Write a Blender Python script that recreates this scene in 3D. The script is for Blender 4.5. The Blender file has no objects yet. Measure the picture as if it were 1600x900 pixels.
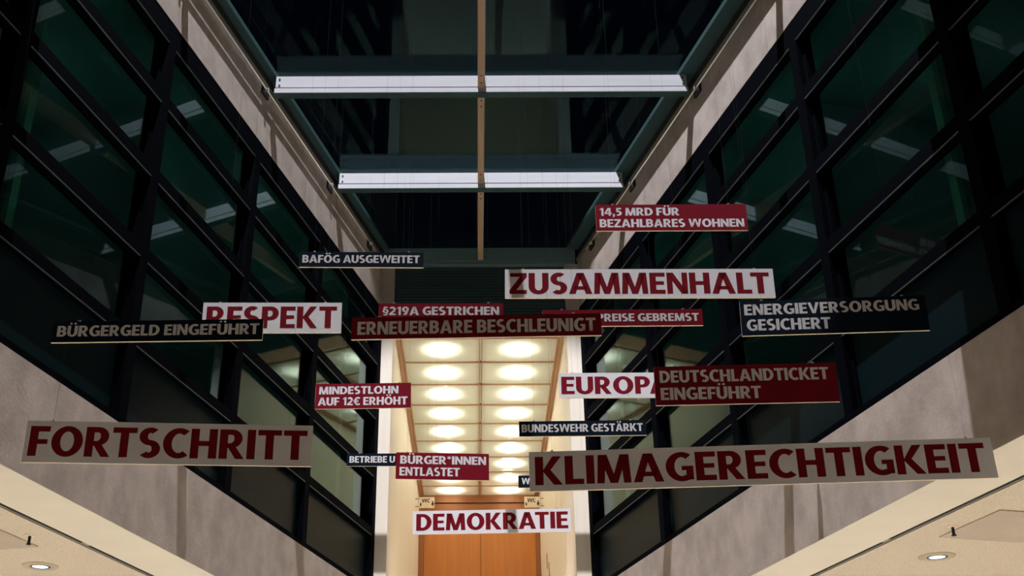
import bpy, bmesh, math, random
from mathutils import Vector, Matrix
random.seed(4)
sc = bpy.context.scene
col = sc.collection
EYE = 1.6                                     # camera height above the lobby floor
# ------------------------------------------------------------------ camera
cd = bpy.data.cameras.new('camera'); cam = bpy.data.objects.new('camera', cd); col.objects.link(cam)
cd.sensor_width = 36.0; cd.lens = 1855.82 / 1600 * 36.0; cd.shift_x = 57.55 / 1600
cd.clip_start = 0.05; cd.clip_end = 200
cam.matrix_world = (Matrix.Translation((0, 0, EYE)) @ Matrix.Rotation(math.pi / 2 + 0.46539853, 4, 'X')
                    @ Matrix.Rotation(-0.00438596, 4, 'Z'))
sc.camera = cam
# ------------------------------------------------------------------ night sky, exposure
wd = bpy.data.worlds.new('night'); sc.world = wd; wd.use_nodes = True
wd.node_tree.nodes['Background'].inputs[0].default_value = (0.10, 0.16, 0.42, 1)
wd.node_tree.nodes['Background'].inputs[1].default_value = 0.004
sc.view_settings.view_transform = 'Standard'; sc.view_settings.look = 'None'
sc.view_settings.gamma = 1.0; sc.view_settings.use_curve_mapping = False
sc.view_settings.exposure = 0.0

def lamp(name, kind, loc, energy, colour, **kw):
    l = bpy.data.lights.new(name, kind); l.energy = energy; l.color = colour
    for k, v in kw.items(): setattr(l, k, v)
    o = bpy.data.objects.new(name, l); col.objects.link(o); o.location = loc
    return o
# floodlight high in the tower, shining down through the glass roof
key = lamp('flood_light', 'SPOT', (-1.2, 6.7, 28 + EYE), 52000, (0.99, 0.955, 1.04), spot_size=math.radians(39.8), spot_blend=0.1, shadow_soft_size=0.07)
key.rotation_euler = (Vector((0.15, 11.1, 4 + EYE)) - key.location).to_track_quat('-Z', 'Y').to_euler()
DOWN_W = 800                                   # lobby downlights
PANEL_W = 62; FILL_W = 7.5                                   # lamp above each luminous ceiling panel

# ------------------------------------------------------------------ helpers
def link(name, bm, mat, parent=None, smooth=False):
    me = bpy.data.meshes.new(name); bmesh.ops.recalc_face_normals(bm, faces=bm.faces); bm.to_mesh(me); bm.free()
    if mat: me.materials.append(mat)
    if smooth:
        for p in me.polygons: p.use_smooth = True
    o = bpy.data.objects.new(name, me); col.objects.link(o)
    if parent: o.parent = parent
    return o
def tag(o, label=None, cat=None, group=None, kind=None):
    if label: o['label'] = label
    if cat: o['category'] = cat
    if group: o['group'] = group
    if kind: o['kind'] = kind
    return o
def struct(name, bm, mat, parent=None):
    o = link(name, bm, mat, parent)
    if not parent: o['kind'] = 'structure'
    return o
def hexa(bm, pts):
    v = [bm.verts.new(p) for p in pts]
    for f in ((0, 1, 2, 3), (4, 5, 6, 7), (0, 1, 5, 4), (1, 2, 6, 5), (2, 3, 7, 6), (3, 0, 4, 7)):
        bm.faces.new([v[i] for i in f])
def box(bm, x0, x1, y0, y1, z0, z1):
    hexa(bm, [(x0, y0, z0), (x1, y0, z0), (x1, y1, z0), (x0, y1, z0), (x0, y0, z1), (x1, y0, z1), (x1, y1, z1), (x0, y1, z1)])
    return bm
def B(*a): return box(bmesh.new(), *a)
def bevel(bm, w, seg=2):
    bmesh.ops.bevel(bm, geom=bm.edges[:], offset=w, segments=seg, affect='EDGES', profile=0.7)
    return bm
def cyl(bm, p0, p1, r, n=10, r1=None, caps=True):
    p0, p1 = Vector(p0), Vector(p1); d = p1 - p0
    m = Matrix.Translation((p0 + p1) / 2) @ d.to_track_quat('Z', 'Y').to_matrix().to_4x4()
    bmesh.ops.create_cone(bm, cap_ends=caps, segments=n, radius1=r, radius2=r if r1 is None else r1, depth=d.length, matrix=m)
    return bm
def lathe(bm, prof, c, n=32):
    rings = [[bm.verts.new((c[0] + r * math.cos(2 * math.pi * i / n), c[1] + r * math.sin(2 * math.pi * i / n), c[2] + z)) for i in range(n)] for r, z in prof]
    for a, b in zip(rings, rings[1:]):
        for i in range(n): bm.faces.new((a[i], a[(i + 1) % n], b[(i + 1) % n], b[i]))
    return bm
# ------------------------------------------------------------------ the funnel-shaped hall: two facades converging on the corridor
XC, YD, AN, HW = 0.0941507, 18.0, 0.24010995, 1.6524102
TA, CA, SA = math.tan(AN), math.cos(AN), math.sin(AN)
def W(side, Y, n, z):                          # point on a facade: Y = depth of its foot, n = metres out of the facade plane into the hall
    s = -1 if side == 'left' else 1
    return Vector((XC + s * (HW + (YD - Y) * TA) - s * n * CA, Y - n * SA, z + EYE))
def wbox(bm, side, Y0, Y1, n0, n1, z0, z1):
    hexa(bm, [W(side, Y0, n0, z0), W(side, Y1, n0, z0), W(side, Y1, n1, z0), W(side, Y0, n1, z0),
              W(side, Y0, n0, z1), W(side, Y1, n0, z1), W(side, Y1, n1, z1), W(side, Y0, n1, z1)])
    return bm
Z = dict(T0=8.374, T1=7.576, T2=6.637, T3=5.689, T4=4.763, HD=8.658, LT=3.916, LB=2.988)
MUL = [18.0, 15.314718, 13.0226685, 10.7135535, 8.40, 6.09, 3.78]
SIDES = ('left', 'right')
# ------------------------------------------------------------------ materials
def mat(name, colour, rough=0.6, metal=0.0, spec=0.5, noise=None, bump=0.0, bscale=40):
    m = bpy.data.materials.new(name); m.use_nodes = True; nt = m.node_tree; b = nt.nodes['Principled BSDF']
    b.inputs['Base Color'].default_value = (*colour, 1); b.inputs['Roughness'].default_value = rough
    b.inputs['Metallic'].default_value = metal; b.inputs['Specular IOR Level'].default_value = spec
    if noise or bump:
        tc = nt.nodes.new('ShaderNodeTexCoord')
    if noise:                                   # (scale vector, second colour, contrast)
        sv, c2, lo, hi = noise
        mp = nt.nodes.new('ShaderNodeMapping'); mp.inputs['Scale'].default_value = sv
        nz = nt.nodes.new('ShaderNodeTexNoise'); nz.inputs['Scale'].default_value = 1; nz.inputs['Detail'].default_value = 6; nz.inputs['Roughness'].default_value = 0.62
        cr = nt.nodes.new('ShaderNodeValToRGB'); cr.color_ramp.elements[0].position = lo; cr.color_ramp.elements[1].position = hi
        cr.color_ramp.elements[0].color = (*c2, 1); cr.color_ramp.elements[1].color = (*colour, 1)
        nt.links.new(tc.outputs['Object'], mp.inputs[0]); nt.links.new(mp.outputs[0], nz.inputs['Vector'])
        nt.links.new(nz.outputs[0], cr.inputs[0]); nt.links.new(cr.outputs[0], b.inputs['Base Color'])
    if bump:
        n2 = nt.nodes.new('ShaderNodeTexNoise'); n2.inputs['Scale'].default_value = bscale; n2.inputs['Detail'].default_value = 4
        bp = nt.nodes.new('ShaderNodeBump'); bp.inputs['Strength'].default_value = bump; bp.inputs['Distance'].default_value = 0.01
        nt.links.new(tc.outputs['Object'], n2.inputs['Vector']); nt.links.new(n2.outputs[0], bp.inputs['Height']); nt.links.new(bp.outputs[0], b.inputs['Normal'])
    return m
def glass(name, tint, refl, gain, power=4.4):
    m = bpy.data.materials.new(name); m.use_nodes = True; nt = m.node_tree; nt.nodes.remove(nt.nodes['Principled BSDF'])
    t = nt.nodes.new('ShaderNodeBsdfTransparent'); t.inputs[0].default_value = (*tint, 1)
    g = nt.nodes.new('ShaderNodeBsdfGlossy'); g.inputs['Roughness'].default_value = 0.0; g.inputs['Color'].default_value = (*refl, 1)
    fr = nt.nodes.new('ShaderNodeLayerWeight'); fr.inputs[0].default_value = 0.5
    mu = nt.nodes.new('ShaderNodeMath'); mu.operation = 'MULTIPLY'; mu.inputs[1].default_value = gain; mu.use_clamp = True
    mx = nt.nodes.new('ShaderNodeMixShader')
    pw = nt.nodes.new('ShaderNodeMath'); pw.operation = 'POWER'; pw.inputs[1].default_value = power
    nt.links.new(fr.outputs['Facing'], pw.inputs[0]); nt.links.new(pw.outputs[0], mu.inputs[0]); nt.links.new(mu.outputs[0], mx.inputs[0])
    nt.links.new(t.outputs[0], mx.inputs[1]); nt.links.new(g.outputs[0], mx.inputs[2]); nt.links.new(mx.outputs[0], nt.nodes['Material Output'].inputs[0])
    return m
def glow(name, colour, strength):
    m = bpy.data.materials.new(name); m.use_nodes = True; b = m.node_tree.nodes['Principled BSDF']
    b.inputs['Base Color'].default_value = (*colour, 1); b.inputs['Emission Color'].default_value = (*colour, 1); b.inputs['Emission Strength'].default_value = strength
    return m
M = {}
M['concrete'] = mat('concrete', (0.47, 0.40, 0.35), 0.85, noise=((2.6, 2.6, 2.0), (0.34, 0.285, 0.245), 0.36, 0.64), bump=0.2, bscale=30)
M['soffit'] = mat('soffit_plaster', (0.83, 0.76, 0.63), 0.8, noise=((0.8, 2.5, 2), (0.79, 0.72, 0.59), 0.3, 0.7))
M['acoustic'] = mat('acoustic_plaster', (0.74, 0.65, 0.51), 0.95, noise=((70, 70, 70), (0.54, 0.46, 0.34), 0.36, 0.56), bump=0.5, bscale=70)
M['hatch'] = mat('access_panel', (0.55, 0.46, 0.36), 0.8, noise=((2, 2, 2), (0.46, 0.38, 0.30), 0.3, 0.7))
M['gap'] = mat('shadow_gap', (0.012, 0.011, 0.01), 0.9)
M['gapmetal'] = mat('gap_profile', (0.40, 0.35, 0.28), 0.5)
M['floor'] = mat('stone_floor', (0.67, 0.63, 0.57), 0.5, noise=((3, 3, 3), (0.60, 0.57, 0.51), 0.3, 0.7))
M['plaster'] = mat('plaster', (0.55, 0.47, 0.38), 0.9, noise=((1, 1, 1), (0.5, 0.43, 0.35), 0.3, 0.7))
M['steel'] = mat('facade_steel', (0.0008, 0.0013, 0.003), 0.75, 0.0, 0.02)
M['edge'] = mat('transom_edge_strip', (0.10, 0.12, 0.115), 0.5, 0.5)
M['pane'] = glass('facade_glass', (0.44, 0.70, 0.67), (0.84, 0.94, 0.95), 1.5, 5.4)
M['roofglass'] = glass('roof_glass', (0.93, 0.95, 0.95), (0.5, 0.9, 0.9), 0.6)
M['spandrel'] = mat('spandrel_glass', (0.004, 0.011, 0.013), 0.3, 0.0, 0.045)
M['office'] = mat('office_wall', (0.34, 0.40, 0.40), 0.9, noise=((1, 1, 1), (0.28, 0.34, 0.34), 0.3, 0.7))
M['post'] = mat('office_post', (0.55, 0.55, 0.45), 0.7)
M['alu'] = mat('anodised_aluminium', (0.52, 0.52, 0.545), 0.7, 0.0, 0.15, noise=((1.2, 8, 8), (0.46, 0.46, 0.485), 0.3, 0.7))
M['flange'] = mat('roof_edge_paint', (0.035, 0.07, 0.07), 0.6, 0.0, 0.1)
M['teal'] = mat('roof_frame_paint', (0.13, 0.20, 0.20), 0.6, 0.0, 0.2)
M['screw'] = mat('dark_screw', (0.02, 0.02, 0.025), 0.5, 0.5)
M['spine'] = mat('timber_spine', (0.46, 0.31, 0.20), 0.55, noise=((20, 1.2, 20), (0.38, 0.25, 0.155), 0.3, 0.7))
M['tan'] = mat('tan_profile', (0.26, 0.21, 0.16), 0.5, 0.2)
M['rod'] = mat('steel_rod', (0.75, 0.76, 0.74), 0.3, 0.9)
M['louvre'] = mat('louvre_paint', (0.05, 0.10, 0.10), 0.6)
M['maple'] = mat('maple_panel', (0.87, 0.79, 0.67), 0.5, noise=((7, 7, 0.55), (0.81, 0.71, 0.57), 0.3, 0.7))
M['oakdoor'] = mat('door_veneer', (0.58, 0.20, 0.03), 0.45, noise=((9, 9, 0.5), (0.48, 0.15, 0.02), 0.28, 0.72))
M['doorframe'] = mat('door_frame_veneer', (0.34, 0.115, 0.028), 0.45, noise=((9, 9, 0.5), (0.28, 0.09, 0.02), 0.3, 0.7))
M['trimwood'] = mat('ceiling_trim', (0.52, 0.31, 0.18), 0.5, noise=((8, 1, 8), (0.44, 0.25, 0.14), 0.3, 0.7))
M['lining'] = mat('light_box_lining', (0.50, 0.50, 0.46), 0.9)
M['foam'] = mat('board_core', (0.80, 0.66, 0.46), 0.8)
M['white'] = mat('print_white', (0.75, 0.73, 0.75), 0.9, spec=0.1)
M['red'] = mat('print_red', (0.185, 0.007, 0.017), 0.9, spec=0.08)
M['darkred'] = mat('print_dark_red', (0.17, 0.005, 0.011), 0.9, spec=0.08)
M['navy'] = mat('print_navy', (0.004, 0.010, 0.020), 0.9, spec=0.08)
M['wire'] = mat('hanging_wire', (0.03, 0.03, 0.03), 0.6, 0.0, 0.1)
M['black'] = mat('black_print', (0.01, 0.01, 0.01), 0.6)
M['signplate'] = mat('door_sign_plate', (0.80, 0.66, 0.48), 0.5)
M['brass'] = mat('handle_metal', (0.16, 0.12, 0.08), 0.4, 0.7)
M['ring'] = mat('downlight_ring', (0.55, 0.46, 0.33), 0.5, 0.1)
M['lens'] = glow('downlight_lens', (0.72, 0.96, 1.0), 1.15)
M['diffuser'] = bpy.data.materials.new('frosted_diffuser'); M['diffuser'].use_nodes = True
_nt = M['diffuser'].node_tree; _nt.nodes.remove(_nt.nodes['Principled BSDF'])
_tr = _nt.nodes.new('ShaderNodeBsdfTranslucent'); _tr.inputs[0].default_value = (0.86, 0.86, 0.70, 1)
_df = _nt.nodes.new('ShaderNodeBsdfDiffuse'); _df.inputs[0].default_value = (0.86, 0.84, 0.70, 1)
_mx = _nt.nodes.new('ShaderNodeMixShader'); _mx.inputs[0].default_value = 0.2
_nt.links.new(_tr.outputs[0], _mx.inputs[1]); _nt.links.new(_df.outputs[0], _mx.inputs[2]); _tp = _nt.nodes.new('ShaderNodeBsdfTransparent'); _m2 = _nt.nodes.new('ShaderNodeMixShader'); _m2.inputs[0].default_value = 0.46
_nt.links.new(_mx.outputs[0], _m2.inputs[1]); _nt.links.new(_tp.outputs[0], _m2.inputs[2]); _nt.links.new(_m2.outputs[0], _nt.nodes['Material Output'].inputs[0])
# ------------------------------------------------------------------ lobby shell
struct('floor', B(-14, 14, -5, 18.7, -0.2, 0.0), M['floor'])
YN = -3.0                                       # near end of the facades
for s in SIDES:
    sg = -1 if s == 'left' else 1
    bm = bmesh.new(); wbox(bm, s, YN, 18.0, -0.35, 0.0, Z['LB'], Z['LT']); struct('wall_%s' % s, bm, M['concrete'])
    bm = bmesh.new(); wbox(bm, s, YN, 18.0, -0.35, 0.0, Z['HD'], 9.50); struct('wall_%s_upper' % s, bm, M['concrete'])
    bm = bmesh.new(); wbox(bm, s, YN, 18.0, -0.63, -0.35, Z['LB'], Z['LB'] + 0.25); wbox(bm, s, YN, 18.0, -0.35, -0.001, Z['LB'] - 0.004, Z['LB']); struct('ceiling_%s_border' % s, bm, M['soffit'])
    # double shadow gap beside the border, its shade painted as a near-flush black strip
    bm = bmesh.new(); wbox(bm, s, YN, 18.0, -0.712, -0.63, Z['LB'] + 0.004, Z['LB'] + 0.2); struct('trim_1' if s == 'left' else 'trim_2', bm, M['gap'])
    bm = bmesh.new(); wbox(bm, s, YN, 12.3 - 0.9, -0.688, -0.678, Z['LB'] - 0.001, Z['LB'] + 0.004); wbox(bm, s, 12.3 - 0.9, 18, -0.688, -0.678, Z['LB'] - 0.001, Z['LB'] + 0.004)
    wbox(bm, s, 11.28, 11.40, -0.66, -0.63, Z['LB'] - 0.001, Z['LB'] + 0.004); struct('trim_3' if s == 'left' else 'trim_4', bm, M['gapmetal'])
    bm = bmesh.new(); wbox(bm, s, YN, 18.4, -6.5, -0.712, Z['LB'], Z['LB'] + 0.25); struct('ceiling_%s' % s, bm, M['acoustic'])
    bm = bmesh.new(); wbox(bm, s, YN, 18.4, -6.7, -6.5, -EYE, Z['LB']); struct('wall_%s_lobby' % s, bm, M['plaster'])
    bm = bmesh.new(); box(bm, XC + sg * (HW - 0.1), XC + sg * 9.0, 18.45, 18.6, 0, Z['LB'] + EYE); struct('wall_%s_far' % s, bm, M['plaster'])
    # dim rooms behind the glazing
    bm = bmesh.new(); wbox(bm, s, YN, 17.3, -3.2, -3.05, Z['LT'] - 0.3, Z['HD'] + 0.2); struct('wall_%s_outer' % s, bm, M['office'])
    bm = bmesh.new(); wbox(bm, s, YN, 17.3, -3.05, -0.35, Z['LT'] - 0.3, Z['LT']); struct('floor_%s_office' % s, bm, M['office'])
    bm = bmesh.new(); wbox(bm, s, YN, 17.3, -3.05, -0.35, Z['HD'], Z['HD'] + 0.2); struct('ceiling_%s_office' % s, bm, M['office'])
    bm = bmesh.new(); wbox(bm, s, 17.15, 17.3, -3.05, -0.35, Z['LT'], Z['HD']); struct('wall_%s_office_end' % s, bm, M['office'])
    for yy in (8.6, 10.8, 13.2, 15.2):
        lamp('office_fill', 'POINT', W(s, yy, -1.9, 7.9), 1.0, (0.85, 1.0, 0.95), shadow_soft_size=0.15)  # unseen fill lights added to brighten the rooms behind the glass
    for k, yy in enumerate((7.2, 9.55, 11.9, 14.2)):
        bm = bmesh.new(); wbox(bm, s, yy, yy + 0.10, -3.05, -0.9, Z['LT'], Z['HD']); struct('wall_%s_partition_%d' % (s, k + 1), bm, M['office'])
        bm = bmesh.new(); wbox(bm, s, yy - 0.005, yy + 0.105, -0.9, -0.84, Z['LT'], Z['HD']); struct('trim_%d' % (5 + k + (4 if s == 'right' else 0)), bm, M['post'])
struct('wall_back', B(-14, 14, -5.2, -5.0, 0, 12), M['plaster'])
struct('wall_end_lower', B(XC - HW, XC + HW, 18.0, 18.3, 0, Z['LT'] + EYE), M['concrete'])
bm = bmesh.new(); _p = [(-9, -5), (9, -5), (9, 8.62), (-9, 7.85)]  # unseen slab, slanted edge shaped to shade the near boards from the floodlight
hexa(bm, [(x, y, 9.82 + EYE) for x, y in _p] + [(x, y, 10.1 + EYE) for x, y in _p]); struct('ceiling_shade_slab', bm, M['plaster'])
# ------------------------------------------------------------------ glazed facades, one window per bay
wn = 0
for s in SIDES:
    for k in range(len(MUL) - 1):
        y1, y0 = MUL[k], MUL[k + 1]; wn += 1
        root = bpy.data.objects.new('window_%d' % wn, None); col.objects.link(root); root['kind'] = 'structure'; root.location = W(s, (y0 + y1) / 2, 0, Z['LT']); root['label'] = 'dark steel framed glazing bay of the %s facade' % s
        inv = Matrix.Translation(-root.location)
        def put(name, bm, m):
            bmesh.ops.transform(bm, matrix=inv, verts=bm.verts); return link(name, bm, m, root)
        mw = 0.15
        # mullion: wide flat box with a slim fin
        bm = bmesh.new(); wbox(bm, s, y1 - mw, y1, -0.16, 0.0, Z['LT'] + 0.0, Z['HD']); wbox(bm, s, y1 - mw - 0.05, y1 - mw, -0.16, -0.06, Z['LT'], Z['HD']); put('mullion', bm, M['steel'])
        bm = bmesh.new(); wbox(bm, s, y0 - 0.0, y0 + 0.03, -0.16, -0.06, Z['LT'], Z['HD']); put('jamb', bm, M['steel'])
        a, b = y0 + 0.0, y1 - mw
        for nm, z0, z1 in (('T0', Z['T0'], Z['HD']), ('T1', Z['T1'], Z['T1'] + 0.15), ('T2', Z['T2'], Z['T2'] + 0.15), ('T3', Z['T3'], Z['T3'] + 0.15), ('T4', Z['T4'], Z['T4'] + 0.13), ('TS', Z['LT'], Z['LT'] + 0.07)):
            bm = bmesh.new(); wbox(bm, s, a, b, -0.12, -0.004, z0, z1); t = put('transom', bm, M['steel'])
            if nm != 'TS':
                bm = bmesh.new(); wbox(bm, s, a, b, -0.012, 0.0, z0 - 0.004, z0 + 0.004); bmesh.ops.transform(bm, matrix=inv, verts=bm.verts); e = link('edge_strip', bm, M['edge'], t); e['label'] = 'bright metal edge strip'
        for z0, z1 in ((Z['T1'], Z['T0']), (Z['T2'], Z['T1']), (Z['T3'], Z['T2']), (Z['T4'], Z['T3'])):
            bm = bmesh.new(); wbox(bm, s, a, b, -0.112, -0.10, z0, z1 + 0.1); put('pane', bm, M['pane'])
        bm = bmesh.new(); wbox(bm, s, a, b, -0.12, -0.08, Z['LT'], Z['T4'] + 0.05); put('spandrel_panel', bm, M['spandrel'])
# ------------------------------------------------------------------ glass roof: perimeter frame, beams, spine, panes
PR = 0.075
ZB0, ZB1 = 9.49, 9.765
n = 13
for s in SIDES:
    bm = bmesh.new(); wbox(bm, s, 7.9, 18.0, -0.3, 0.012, 9.53, 9.60); struct('trim_%d' % n, bm, M['tan']); n += 1
    bm = bmesh.new(); wbox(bm, s, 7.9, 18.0, -0.3, 0.088 if s == 'left' else 0.185, 9.768, 9.84); struct('trim_%d' % n, bm, M['flange']); n += 1
    bm = bmesh.new(); wbox(bm, s, 7.9, 18.0, -0.3, -0.02, 9.50, 9.768); struct('trim_%d' % n, bm, M['gap']); n += 1
bm = bmesh.new(); box(bm, XC - HW, XC + HW - 0.03, 17.97, 18.12, ZB0 + EYE + 0.06, ZB1 + EYE + 0.03); box(bm, XC - HW, XC + HW - 0.03, 17.99, 18.12, ZB0 + EYE, ZB0 + EYE + 0.05)
struct('trim_%d' % n, bm, M['teal']); n += 1
def half_at(Y): return HW + (YD - Y) * TA
BEAMS = [(15.50, 'aluminium roof beam farther from the camera, just above the sign about affordable housing'),
         (13.05, 'bright aluminium roof beam spanning the hall, topmost of the two in view'),
         (10.60, 'aluminium roof beam over the white sign boards, seen only in the side glazing'),
         (8.15, 'aluminium roof beam nearest the camera, seen only in the side glazing')]
for Y, lab in BEAMS:
    h = half_at(Y) - (PR + 0.02) / CA
    root = link('cross_girder', bm := bevel(B(-h, h, 0, 0.09, 0.092, ZB1 - ZB0), 0.003, 1), M['alu']); root.location = (XC, Y, ZB0 + EYE); tag(root, lab, 'beam', 'cross beams under the glass roof')
    link('lower_flange', bevel(B(-h - 0.012, h + 0.012, -0.006, 0.10, 0.0, 0.075), 0.003, 1), M['alu'], root)
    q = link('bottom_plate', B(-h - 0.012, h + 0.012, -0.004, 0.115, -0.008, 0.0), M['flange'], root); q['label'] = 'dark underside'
    g = link('groove', B(-h, h, 0.012, 0.08, 0.07, 0.095), M['gap'], root); g['label'] = 'dark groove along the beam'
    for sx in (-1, 1):
        for zz in (0.125, 0.225):
            q = link('screw', cyl(bmesh.new(), (sx * (h - 0.05), 0.0, zz), (sx * (h - 0.05), -0.008, zz), 0.013, 10), M['screw'], root)
bm = bevel(B(-0.048, 0.048, 7.9, 17.97, 0, 0.22), 0.012, 2)
sp = link('roof_spine', bm, M['spine']); sp.location = (XC, 0, 9.555 + EYE); tag(sp, 'brown timber spine running down the middle of the glass roof', 'beam')
for Y in (13.05, 15.5):
    for d in (-0.28, -0.12, 0.28, 0.42): link('screw', cyl(bmesh.new(), (0, Y + d, 0.002), (0, Y + d, -0.006), 0.012, 8), M['screw'], sp)
edges = [8.0, 10.60, 13.05, 15.50, 18.12]
for a, b in zip(edges, edges[1:]):
    wn += 1
    root = bpy.data.objects.new('window_%d' % wn, None); col.objects.link(root); root['kind'] = 'structure'; root['label'] = 'glass roof bay above the beams'
    for sg in (-1, 1):
        bm = bmesh.new(); z0 = 9.79 + EYE; z1 = z0 + 0.012
        x0a, x1a = XC + sg * 0.03, XC + sg * (half_at(a) + 0.05); x1b = XC + sg * (half_at(b) + 0.05)
        pts = [(x0a, a, z0), (x1a, a, z0), (x1b, b, z0), (x0a, b, z0)]
        hexa(bm, pts + [(x, y, z1) for x, y, z in pts]); link('pane', bm, M['roofglass'], root)
# blind rods with clips under the roof edge
for s in SIDES:
    sg = -1 if s == 'left' else 1
    bm = cyl(bmesh.new(), W(s, 9.5, 0.05, 9.44), W(s, 17.4, 0.05, 9.44), 0.011, 8)
    rod = link('blind_rod', bm, M['rod']); tag(rod, 'thin steel rod clipped along the upper concrete band of the %s facade' % s, 'rod', 'steel rods under the roof edge')
    for Y in (10.6, 12.95, 15.35, 17.2):
        bm = bmesh.new(); wbox(bm, s, Y - 0.09, Y + 0.09, 0.0, 0.03, 9.36, 9.50); c = link('clip', bm, M['screw'], rod)
        bm = cyl(bmesh.new(), W(s, Y - 0.03, 0.03, 9.44), W(s, Y - 0.03, 0.075, 9.44), 0.025, 10); link('clip_knob', bm, M['rod'], c)
# ------------------------------------------------------------------ corridor at the narrow end
CX = 0.075; CW = 1.445; CZ = 8.4; CY0, CY1 = 18.0, 27.9; FZ = Z['LT']
for sg, s in ((-1, 'left'), (1, 'right')):
    xin = CX + sg * CW; xout = XC + sg * HW
    bm = bmesh.new(); box(bm, min(xin, xout), max(xin, xout), 18.0, 18.22, FZ + EYE, CZ + 0.02 + EYE); struct('wall_%s_pier' % s, bm, M['maple'])
    bm = bmesh.new(); box(bm, min(xin, xout), max(xin, xout), 18.0, 18.22, CZ + 0.02 + EYE, 9.49 + EYE); struct('wall_%s_pier_upper' % s, bm, M['concrete'])
    bm = bmesh.new()
    ys = [18.225, 20.4, 22.6, 24.8, 27.0, CY1]
    for a, b in zip(ys, ys[1:]):
        box(bm, min(xin, xin + sg * 0.2), max(xin, xin + sg * 0.2), a, b - 0.006, FZ + EYE, CZ + 0.3 + EYE)
    struct('wall_%s_corridor' % s, bm, M['maple'])
struct('floor_corridor', B(CX - CW - 0.3, CX + CW + 0.3, 18.0, CY1 + 0.3, FZ - 0.25 + EYE, FZ + EYE), M['maple'])
struct('wall_corridor_head', B(CX - CW, CX + CW, 18.12, 18.56, CZ + EYE, CZ + 0.35 + EYE), M['trimwood'])
# louvre panel above the corridor
bm = bmesh.new(); box(bm, CX - CW, CX + CW, 18.10, 18.14, CZ + EYE, 9.52 + EYE)
k = 0
while CZ + 0.02 + k * 0.055 < 9.46:
    z = CZ + 0.02 + k * 0.055 + EYE; hexa(bm, [(CX - CW, 18.06, z), (CX + CW, 18.06, z), (CX + CW, 18.1, z + 0.02), (CX - CW, 18.1, z + 0.02), (CX - CW, 18.06, z + 0.012), (CX + CW, 18.06, z + 0.012), (CX + CW, 18.1, z + 0.034), (CX - CW, 18.1, z + 0.034)]); k += 1
struct('wall_louvre', bm, M['louvre'])
# light box above the frosted ceiling
bm = bmesh.new(); box(bm, CX - CW - 0.2, CX + CW + 0.2, 18.56, CY1 + 0.2, CZ + 0.62 + EYE, CZ + 0.7 + EYE); struct('ceiling_corridor', bm, M['lining'])
bm = bmesh.new()
for sg in (-1, 1):
    x = CX + sg * CW; box(bm, min(x, x - sg * 0.075), max(x, x - sg * 0.075), 18.56, CY1, CZ - 0.03 + EYE, CZ + 0.05 + EYE)
    box(bm, min(x - sg * 0.08, x - sg * 0.115), max(x - sg * 0.08, x - sg * 0.115), 18.56, CY1, CZ - 0.012 + EYE, CZ + 0.04 + EYE)
for d in (-0.03, 0.012): box(bm, CX + 0.015 + d, CX + 0.015 + d + 0.02, 18.56, CY1, CZ - 0.02 + EYE, CZ + 0.05 + EYE)
ROW = 1.06; R0 = 18.66
for k in range(9): box(bm, CX - CW, CX + CW, R0 + k * ROW - 0.016, R0 + k * ROW + 0.016, CZ - 0.008 + EYE, CZ + 0.03 + EYE)
struct('trim_%d' % n, bm, M['trimwood']); n += 1
ORD = ['first', 'second', 'third', 'fourth', 'fifth', 'sixth', 'seventh', 'eighth', 'ninth']
for k in range(9):
    for sg in (-1, 1):
        x0 = CX + 0.015 + sg * 0.035; x1 = CX + sg * (CW - 0.115); xa, xb = min(x0, x1), max(x0, x1)
        ya, yb = R0 + k * ROW + 0.016, min(R0 + (k + 1) * ROW - 0.016, CY1 - 0.01)
        cx_, cy_ = (xa + xb) / 2, (ya + yb) / 2
        bm = bmesh.new(); v = [bm.verts.new(p) for p in ((xa - cx_, ya - cy_, 0), (xb - cx_, ya - cy_, 0), (xb - cx_, yb - cy_, 0), (xa - cx_, yb - cy_, 0))]; bm.faces.new(v)
        p = link('luminous_panel', bm, M['diffuser']); p.location = (cx_, cy_, CZ + 0.012 + EYE)
        tag(p, 'glowing frosted ceiling panel in %s column, %s row from the wooden door' % ('left' if sg < 0 else 'right', ORD[8 - k]), 'ceiling light', 'luminous corridor ceiling panels')
        link('reflector', lathe(bmesh.new(), [(0.02, 0.56), (0.10, 0.54), (0.16, 0.47), (0.155, 0.47), (0.095, 0.53), (0.02, 0.55)], (0, 0, 0), 20), M['lining'], p)
        l = lamp('panel_lamp', 'SPOT', (0, -0.03, 0.46), PANEL_W, (1.0, 0.97, 0.92), spot_size=math.radians(92), spot_blend=1.0, shadow_soft_size=0.05); l.parent = p
        l = lamp('panel_glow', 'POINT', (0, -0.03, 0.44), FILL_W, (1.0, 0.95, 0.80), shadow_soft_size=0.05); l.parent = p
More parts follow.
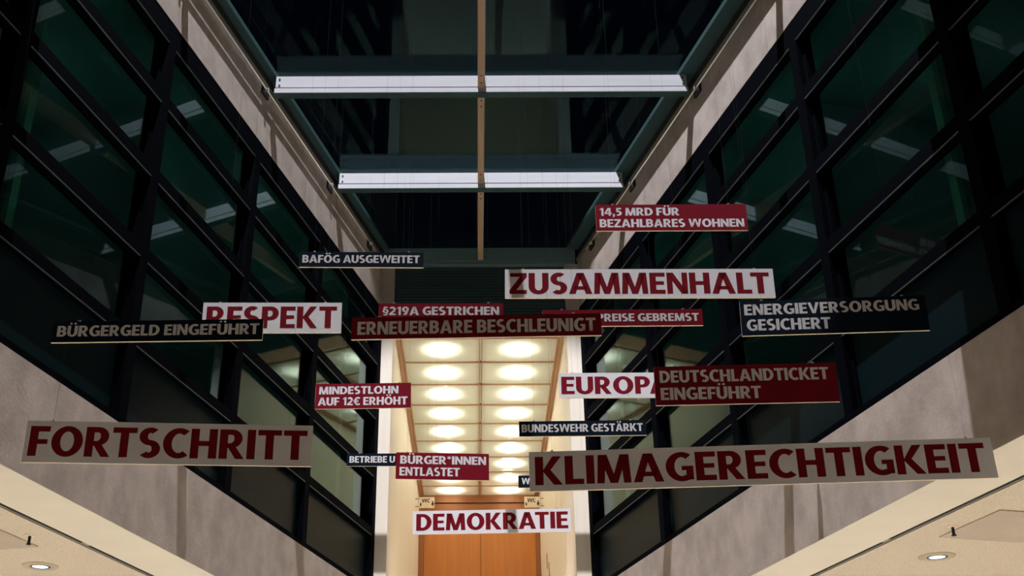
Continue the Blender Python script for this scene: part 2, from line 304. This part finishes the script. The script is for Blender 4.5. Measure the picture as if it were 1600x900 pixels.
# door at the end of the corridor
struct('wall_corridor_end', B(CX - CW - 0.2, CX + CW + 0.2, CY1 + 0.12, CY1 + 0.3, FZ + EYE, CZ + 0.6 + EYE), M['doorframe'])
d = bpy.data.objects.new('door_1', None); col.objects.link(d); d.location = (CX, CY1, FZ + EYE); d['kind'] = 'structure'; d['label'] = 'tall double door of orange brown wood at the end of the corridor'
H = CZ - FZ
bm = bmesh.new(); box(bm, -CW, -CW + 0.12, 0.0, 0.12, 0, H); box(bm, CW - 0.10, CW, 0.0, 0.12, 0, H); box(bm, -CW + 0.12, CW - 0.10, 0.0, 0.12, H - 0.17, H); box(bm, -CW + 0.12, CW - 0.10, 0.03, 0.12, H - 0.36, H - 0.19); link('door_frame', bm, M['doorframe'], d)
for sg, x0, x1 in ((-1, -CW + 0.125, 0.024), (1, 0.034, CW - 0.105)):
    lf = link('door_leaf', B(x0, x1, 0.02, 0.08, 0.02, H - 0.365), M['oakdoor'], d)
    link('door_handle', cyl(bmesh.new(), (0.03 + sg * 0.12, -0.03, 1.0), (0.03 + sg * 0.12, -0.03, 1.35), 0.015, 10), M['brass'], lf)
# slim recessed pulls on the right corridor wall
pulls = link('cupboard_pull', B(-0.012, 0.0, -0.03, 0.03, 0, 0.32), M['brass']); pulls.location = (CX + CW, 25.35, 6.02 + EYE); tag(pulls, 'slim dark vertical pull higher up on the right corridor wall', 'handle', 'vertical pulls on the right corridor wall')
p2 = pulls.copy(); col.objects.link(p2); p2.location = (CX + CW, 24.75, 5.68 + EYE); p2['label'] = 'slim dark vertical pull lower and nearer on the right corridor wall'
# ------------------------------------------------------------------ lettering
def _arc(cx, cy, rx, ry, tx, ty, a0, a1, n=None):
    n = n or max(6, int(abs(a1 - a0) / 9)); out = []
    P = lambda a, d: (cx + (rx - tx * d) * math.cos(math.radians(a)), cy + (ry - ty * d) * math.sin(math.radians(a)))
    for k in range(n):
        a, b = a0 + (a1 - a0) * k / n, a0 + (a1 - a0) * (k + 1) / n
        out.append([P(a, 0), P(b, 0), P(b, 1), P(a, 1)])
    return out
def _r(x0, x1, y0, y1): return [[(x0, y0), (x1, y0), (x1, y1), (x0, y1)]]
def _mir(w, p): return [(w - x, y) for x, y in p]
def _dot(cx, cy, r): return [[(cx + r * math.cos(math.pi * k / 8), cy + r * math.sin(math.pi * k / 8)) for k in range(16)]]
_S, _T = 0.232, 0.185
def glyphs():
    S, T = _S, _T; G = {}
    a = [(0, 0), (.235, 0), (.44, .77), (.42, 1), (.29, 1)]; G['A'] = (.84, [a, _mir(.84, a), [(.29, 1), (.55, 1), (.47, .68), (.37, .68)]] + _r(.2, .64, .2, .36))
    G['B'] = (.66, _r(0, S, 0, 1) + _r(S, .34, 1 - T, 1) + _r(S, .36, .42, .58) + _r(S, .35, 0, T) + _arc(.34, .715, .285, .285, S, T, -90, 90) + _arc(.35, .29, .31, .29, S, T, -90, 90))
    C = _arc(.44, .5, .44, .515, .245, T, 52, 308); G['C'] = (.70, C)
    G['D'] = (.75, _r(0, S, 0, 1) + _r(S, .30, 1 - T, 1) + _r(S, .30, 0, T) + _arc(.30, .5, .45, .5, .24, T, -90, 90))
    G['E'] = (.56, _r(0, S, 0, 1) + _r(S, .56, 1 - T, 1) + _r(S, .52, .43, .59) + _r(S, .56, 0, T))
    G['F'] = (.54, _r(0, S, 0, 1) + _r(S, .54, 1 - T, 1) + _r(S, .50, .40, .56))
    G['G'] = (.76, _arc(.44, .5, .44, .515, .245, T, 52, 300) + _r(.56, .76, .045, .52) + _r(.44, .57, .37, .52) + [[(.56, .02), (.76, .06), (.76, .12), (.56, .16)]])
    G['H'] = (.74, _r(0, S, 0, 1) + _r(.74 - S, .74, 0, 1) + _r(S, .74 - S, .42, .59))
    G['I'] = (S, _r(0, S, 0, 1))
    G['K'] = (.77, _r(0, S, 0, 1) + [[(.205, .48), (.49, 1), (.74, 1), (.42, .50)], [(.205, .50), (.40, .58), (.77, 0), (.52, 0)]])
    G['L'] = (.53, _r(0, S, 0, 1) + _r(S, .53, 0, T))
    m = [(0, 0), (.205, 0), (.255, .72), (.24, 1), (.045, 1)]; m2 = [(.08, 1), (.295, 1), (.475, .32), (.475, 0), (.37, 0)]
    G['M'] = (.95, [m, _mir(.95, m), m2, _mir(.95, m2)])
    G['N'] = (.75, _r(0, .205, 0, 1) + _r(.545, .75, 0, 1) + [[(.0, 1), (.235, 1), (.75, 0), (.515, 0)]])
    O = _arc(.43, .5, .43, .515, .245, T, 0, 360, 40); G['O'] = (.86, O)
    Pb = _r(0, S, 0, 1) + _r(S, .34, 1 - T, 1) + _r(S, .34, .37, .53) + _arc(.34, .685, .30, .315, S, T, -90, 90)
    G['P'] = (.64, Pb); G['R'] = (.71, Pb + [[(.22, .42), (.43, .46), (.71, 0), (.47, 0)]])
    G['S'] = (.61, _arc(.31, .715, .305, .302, .235, T, 48, 270) + _arc(.30, .288, .31, .305, .235, T, -138, 90))
    G['T'] = (.67, _r(0, .67, 1 - T, 1) + _r(.335 - S / 2, .335 + S / 2, 0, 1 - T))
    U = _r(0, S, .34, 1) + _r(.73 - S, .73, .34, 1) + _arc(.365, .345, .365, .36, S, T, 180, 360); G['U'] = (.73, U)
    v = [(0, 1), (.225, 1), (.40, .26), (.40, 0), (.285, 0)]; G['V'] = (.80, [v, _mir(.80, v)])
    w1 = [(0, 1), (.21, 1), (.36, .24), (.39, 0), (.205, 0)]; w2 = [(.22, 0), (.39, 0), (.60, .80), (.60, 1), (.49, 1)]
    G['W'] = (1.20, [w1, w2, _mir(1.2, w1), _mir(1.2, w2)])
    G['Z'] = (.63, _r(.02, .63, 1 - T, 1) + _r(0, .63, 0, T) + [[(0, T), (.38, 1 - T), (.63, 1 - T), (.25, T)]])
    G['1'] = (.43, _r(.20, .40, 0, 1) + [[(.0, .72), (.08, .86), (.22, 1), (.38, 1), (.21, .80)]])
    G['2'] = (.58, _arc(.28, .69, .29, .32, S, T, -18, 158) + _r(0, .58, 0, T) + [[(0, T), (.36, .56), (.555, .59), (.50, .44), (.25, T)]])
    G['4'] = (.67, _r(.36, .56, 0, 1) + _r(0, .67, .21, .37) + [[(0, .37), (.29, 1), (.48, 1), (.19, .37)]])
    G['5'] = (.58, _r(.08, .54, 1 - T, 1) + _r(.08, .26, .47, 1) + _r(.20, .28, .47, .63) + _arc(.26, .315, .32, .32, S, T, -125, 92))
    G['9'] = (.62, _arc(.31, .68, .31, .335, S, .155, 0, 360, 30) + [[(.62, .70), (.62, .60), (.44, .06), (.20, 0), (.12, 0), (.415, .60)]])
    G['€'] = (.68, _arc(.46, .5, .39, .515, .20, T, 50, 310) + _r(0, .52, .54, .64) + _r(0, .50, .37, .47))
    G['§'] = (.54, _arc(.28, .80, .22, .22, .16, .14, 20, 250) + _arc(.27, .485, .27, .235, .16, .14, 0, 360, 30) + _arc(.26, .17, .22, .22, .16, .14, -160, 70))
    G['*'] = (.42, [[(.21 + .2 * math.cos(t) - .045 * math.sin(t), .80 + .2 * math.sin(t) + .045 * math.cos(t)), (.21 - .2 * math.cos(t) - .045 * math.sin(t), .80 - .2 * math.sin(t) + .045 * math.cos(t)), (.21 - .2 * math.cos(t) + .045 * math.sin(t), .80 - .2 * math.sin(t) - .045 * math.cos(t)), (.21 + .2 * math.cos(t) + .045 * math.sin(t), .80 + .2 * math.sin(t) - .045 * math.cos(t))] for t in (math.pi / 2, math.pi / 6, -math.pi / 6)])
    G[','] = (.21, [[(.02, .21), (.02, 0), (.08, 0), (0, -.2), (.12, -.2), (.21, 0), (.21, .21)]])
    for u, b in (('Ä', 'A'), ('Ö', 'O'), ('Ü', 'U')):
        w_, p_ = G[b]; G[u] = (w_, p_ + _dot(w_ / 2 - .15, 1.20, .095) + _dot(w_ / 2 + .15, 1.20, .095))
    return G
GL = glyphs()
KERN = {('A', 'T'): -.10, ('T', 'A'): -.10, ('A', 'V'): -.1, ('L', 'T'): -.08, ('F', 'A'): -.08, ('P', 'A'): -.09, ('R', 'T'): -.04, ('L', 'A'): .0, ('T', 'T'): -.01, ('K', 'E'): -.02, ('R', 'A'): -.02, ('A', 'U'): -.02, ('*', 'I'): .0}
def lettering(body, x0, x1, z0, cap, y, m, parent, name='lettering'):
    """one line of bold capitals from x0 to x1, baseline z0, capital height cap; one part per word"""
    pen = 0.0; words = [[]]; prev = None
    for ch in body:
        if ch == ' ': pen += .27; words.append([]); prev = None; continue
        if prev: pen += KERN.get((prev, ch), 0.0)
        w_, polys = GL[ch]; words[-1] += [[(x + pen, yy) for x, yy in p] for p in polys]; pen += w_ + .065; prev = ch
    tot = pen - .065; k = (x1 - x0) / tot
    for polys in words:
        bm = bmesh.new()
        for p in polys: bm.faces.new([bm.verts.new((x0 + a * k, y, z0 + b * cap)) for a, b in p])
        for f in bm.faces:
            f.normal_update()
            if f.normal.y > 0: f.normal_flip()
        me = bpy.data.meshes.new(name); bm.to_mesh(me); bm.free(); me.materials.append(m)
        o = bpy.data.objects.new(name, me); col.objects.link(o); o.parent = parent
# WC flag signs by the door
def wc_sign(x, side, lab):
    r = link('toilet_sign', bevel(B(-0.175, 0.175, 0, 0.02, -0.125, 0.125), 0.004, 1), M['signplate']); r.location = (x, 26.0, 7.67 + EYE); tag(r, lab, 'sign', 'toilet signs beside the door')
    lettering('WC', -0.11, 0.075, 0.0, 0.09, -0.003, M['black'], r)
    bm = bmesh.new()
    def person(px, h, skirt):
        w = 0.022
        v = [(px - w * 0.6, 0.62 * h), (px + w * 0.6, 0.62 * h)]
        pts = [(px - w * (1.5 if skirt else 0.8), -0.085 + h * 0.25), (px + w * (1.5 if skirt else 0.8), -0.085 + h * 0.25), (px + w * 0.7, -0.085 + h * 0.75), (px - w * 0.7, -0.085 + h * 0.75)]
        hexa(bm, [(a, -0.004, b) for a, b in pts] + [(a, 0.0, b) for a, b in pts])
        for dx in (-0.008, 0.008): box(bm, px + dx - 0.005, px + dx + 0.005, -0.004, 0.0, -0.085, -0.085 + h * 0.3)
        cyl(bm, (px, 0.0, -0.085 + h * 0.9), (px, -0.004, -0.085 + h * 0.9), 0.015, 10)
    person(0.135, 0.12, True); link('pictogram', bm, M['black'], r)
    bm = bmesh.new(); person(-0.135, 0.07, False); link('pictogram', bm, M['black'], r)
    sg = -1 if side == 'left' else 1
    for zz in (-0.09, 0.09): link('bracket_pin', cyl(bmesh.new(), (sg * 0.175, 0.01, zz), (sg * (0.175 + 0.085), 0.01, zz), 0.008, 8), M['brass'], r)
wc_sign(CX - CW + 0.26, 'left', 'small WC flag sign fixed to the left corridor wall by the door')
wc_sign(CX + CW - 0.26, 'right', 'small WC flag sign fixed to the right corridor wall by the door')
# ------------------------------------------------------------------ hanging slogan boards
# x, depth, height above eye, yaw, roll, width, board height, print colour, text colour, [(text, left %, right %, baseline %, cap %)], label
S = [
 (-2.232, 8.251, 2.884, 5.71, 0.70, 2.057, .315, 'white', 'darkred', [('FORTSCHRITT', .015, .982, .15, .72)], 'large pale hanging board reading FORTSCHRITT in dark red letters'),
 (-2.202, 7.484, 3.438, 0.55, 0.84, 1.454, .1575, 'navy', 'white', [('BÜRGERGELD EINGEFÜHRT', .024, .983, .27, .52)], 'narrow navy board reading BÜRGERGELD EINGEFÜHRT in front of the RESPEKT board'),
 (-1.930, 10.205, 4.819, 2.84, 1.06, 1.312, .315, 'white', 'darkred', [('RESPEKT', .028, .966, .15, .72)], 'white hanging board reading RESPEKT, partly behind the BÜRGERGELD board'),
 (-1.051, 9.704, 5.172, 1.44, 0.15, 1.150, .1575, 'navy', 'white', [('BAFÖG AUSGEWEITET', .026, .968, .28, .51)], 'narrow navy hanging board reading BAFÖG AUSGEWEITET'),
 (-0.302, 9.431, 4.507, -0.14, -0.26, 1.098, .1575, 'red', 'white', [('§219A GESTRICHEN', .032, .966, .27, .52)], 'narrow red board reading §219A GESTRICHEN above the ERNEUERBARE board'),
 (0.004, 7.098, 3.282, -2.19, -0.16, 1.644, .1575, 'red', 'white', [('ERNEUERBARE BESCHLEUNIGT', .024, .978, .20, .60)], 'dim dark red board reading ERNEUERBARE BESCHLEUNIGT in front of the corridor ceiling'),
 (1.301, 9.492, 4.467, -0.83, -0.22, 1.410, .1575, 'red', 'white', [('ENERGIEPREISE GEBREMST', .045, .976, .27, .48)], 'narrow red board reading ENERGIEPREISE GEBREMST, left end behind another board'),
 (1.604, 10.368, 5.249, -1.40, -0.84, 2.624, .315, 'white', 'darkred', [('ZUSAMMENHALT', .017, .983, .14, .73)], 'large bright white hanging board reading ZUSAMMENHALT'),
 (2.063, 10.822, 6.254, -1.40, -0.75, 1.580, .315, 'red', 'white', [('14,5 MRD FÜR', .024, .555, .575, .30), ('BEZAHLBARES WOHNEN', .024, .978, .13, .31)], 'red two-line board reading 14,5 MRD FÜR BEZAHLBARES WOHNEN, highest of the boards'),
 (2.946, 8.847, 4.174, -7.50, -1.70, 1.491, .315, 'navy', 'white', [('ENERGIEVERSORGUNG', .022, .962, .585, .315), ('GESICHERT', .03, .482, .135, .325)], 'navy two-line board reading ENERGIEVERSORGUNG GESICHERT near the right facade'),
 (1.652, 13.010, 5.245, -1.70, -0.61, 1.344, .315, 'white', 'red', [('EUROPA', .022, .966, .15, .70)], 'white hanging board reading EUROPA, right end behind the DEUTSCHLANDTICKET board'),
 (2.047, 8.378, 3.383, -4.29, -0.59, 1.367, .315, 'red', 'white', [('DEUTSCHLANDTICKET', .03, .958, .575, .315), ('EINGEFÜHRT', .03, .58, .13, .315)], 'dim dark red two-line board reading DEUTSCHLANDTICKET EINGEFÜHRT'),
 (1.059, 11.145, 4.036, -1.51, -0.05, 1.260, .1575, 'navy', 'white', [('BUNDESWEHR GESTÄRKT', .02, .972, .27, .52)], 'narrow navy board reading BUNDESWEHR GESTÄRKT above the KLIMAGERECHTIGKEIT board'),
 (-1.327, 13.098, 5.160, 0.40, 0.71, 1.125, .315, 'red', 'white', [('MINDESTLOHN', .035, .868, .575, .31), ('AUF 12€ ERHÖHT', .028, .965, .13, .32)], 'red two-line board reading MINDESTLOHN AUF 12€ ERHÖHT at the left pier of the corridor'),
 (2.144, 8.666, 2.840, -4.92, -0.01, 3.480, .315, 'white', 'darkred', [('KLIMAGERECHTIGKEIT', .013, .982, .15, .72)], 'longest pale hanging board reading KLIMAGERECHTIGKEIT in dark red letters'),
 (-0.950, 13.783, 4.600, 0.59, 0.13, 1.224, .1575, 'navy', 'white', [('BETRIEBE U', .026, .475, .27, .52)], 'narrow navy board reading BETRIEBE U, right end behind the BÜRGER*INNEN board'),
 (-0.381, 13.011, 4.261, 3.56, -0.11, 1.062, .315, 'red', 'white', [('BÜRGER*INNEN', .045, .968, .575, .31), ('ENTLASTET', .04, .685, .13, .32)], 'red two-line board reading BÜRGER*INNEN ENTLASTET in front of the corridor'),
 (0.993, 14.399, 4.510, 0.22, -0.19, 0.923, .1575, 'navy', 'white', [('W', .045, .155, .27, .52)], 'narrow dark board showing only a W beside the KLIMAGERECHTIGKEIT board'),
 (0.205, 15.437, 4.294, -2.08, 0.23, 2.093, .315, 'white', 'darkred', [('DEMOKRATIE', .022, .982, .15, .72)], 'white hanging board reading DEMOKRATIE in front of the wooden door, lowest of the white boards'),
]
TH = 0.019
for x, y, z, yaw, roll, wdt, h, pc, tcol, lines, lab in S:
    r = link('slogan_board', bevel(B(-wdt / 2, wdt / 2, 0.0, TH, -h / 2, h / 2), 0.0015, 1), M['foam']); r.location = (x, y, z + EYE)
    rot = Matrix.Rotation(math.radians(yaw), 4, 'Z') @ Matrix.Rotation(-math.radians(roll), 4, 'Y'); r.rotation_euler = rot.to_euler()
    tag(r, lab, 'sign', 'slogan boards hanging in the hall')
    link('printed_face', B(-wdt / 2, wdt / 2, -0.0015, 0.0, -h / 2, h / 2), M[pc], r)
    for t, a, b, bl, cp in lines:
        lettering(t, (a - 0.5) * wdt, (b - 0.5) * wdt, (bl - 0.5) * h, cp * h, -0.0022, M[tcol], r)
    up = rot.inverted()
    for sx in (-0.5 * wdt + 0.12 * min(wdt, 1.5), 0.5 * wdt - 0.12 * min(wdt, 1.5)):
        base = Vector((sx, TH / 2, h / 2)); wb = Vector(r.location) + rot @ base
        zt = 9.465 if any(abs(y - yb) < 0.19 for yb, _ in BEAMS) else 9.78      # wires under a beam are fixed to its underside
        top = up @ Vector((0, 0, zt + EYE - wb.z)) + base
        wr = link('hanging_wire', cyl(bmesh.new(), base, top, 0.0006, 5), M['wire'], r)
        link('wire_clamp', B(sx - 0.01, sx + 0.01, 0.002, TH - 0.002, h / 2, h / 2 + 0.012), M['rod'], wr)
# ------------------------------------------------------------------ things in the lobby ceilings
zc = Z['LB'] + EYE
dl_proto = None
SPOTS = []
for s, x, y in (('left', -4.5477, 12.3604), ('right', 4.7203, 12.1196)):
    r = link('downlight', lathe(bmesh.new(), [(0.185, 0.0), (0.18, -0.010), (0.105, -0.012), (0.10, -0.001)], (0, 0, 0), 40), M['ring'], smooth=False); r.location = (x, y, zc)
    tag(r, 'round recessed downlight in the %s lobby ceiling' % s, 'ceiling light', 'lobby downlights')
    rb = link('inner_rim', lathe(bmesh.new(), [(0.103, -0.012), (0.098, -0.0135), (0.084, -0.0135), (0.082, -0.004)], (0, 0, 0), 32), M['screw'], r); rb['label'] = 'dark inner rim'
    link('lens', lathe(bmesh.new(), [(0.0005, -0.012), (0.05, -0.012), (0.086, -0.010)], (0, 0, 0), 32), M['lens'], r)
    l = lamp('downlight_lamp', 'SPOT', (0, 0, -0.02), DOWN_W, (1.0, 0.96, 0.90), spot_size=math.radians(110), spot_blend=0.8, shadow_soft_size=0.08); l.parent = r
    SPOTS.append((s, x, y))
# further lamps of the same rows, outside the frame
for s, x, y in SPOTS:
    sg = -1 if s == 'left' else 1
    for k, off in ((-4, 0), (-2, 0), (-3, 2.4), (-1, 2.4), (1, 0), (1, 2.4)):
        q = (x - sg * k * 2.4 * SA + sg * off * CA, y + k * 2.4 * CA + off * SA, zc - 0.02)
        if abs(q[1]) < 17: lamp('lobby_lamp', 'SPOT', q, DOWN_W, (1.0, 0.96, 0.90), spot_size=math.radians(110), spot_blend=0.8, shadow_soft_size=0.08)
for s, x, y in (('left', -4.2457, 11.1468), ('right', 4.468, 10.9723)):
    r = link('sprinkler', lathe(bmesh.new(), [(0.001, -0.012), (0.05, -0.012), (0.062, 0.0)], (0, 0, 0), 24), M['signplate']); r.location = (x, y, zc)
    tag(r, 'small sprinkler head poking out of the %s lobby ceiling' % s, 'sprinkler', 'ceiling sprinklers')
    link('nozzle', cyl(cyl(bmesh.new(), (0, 0, -0.01), (0, 0, -0.085), 0.014, 10), (0, 0, -0.085), (0, 0, -0.092), 0.024, 12), M['gap'], r)
for s, x, y in (('left', -4.30, 11.55), ('right', 4.4692, 11.3392)):
    sg = -1 if s == 'left' else 1
    bm = bmesh.new()
    u = Vector((-sg * SA, CA, 0)); v = Vector((sg * CA, SA, 0))
    c = [Vector((0, 0, 0)), -u * 0.95, -u * 0.95 + v * 0.9, v * 0.9]
    hexa(bm, [p + Vector((0, 0, -0.012)) for p in c] + [p + Vector((0, 0, -0.001)) for p in c])
    r = link('access_panel', bm, M['hatch']); r.location = (x, y, zc); tag(r, 'smooth tan access panel set into the %s lobby ceiling' % s, 'panel', 'ceiling access panels')
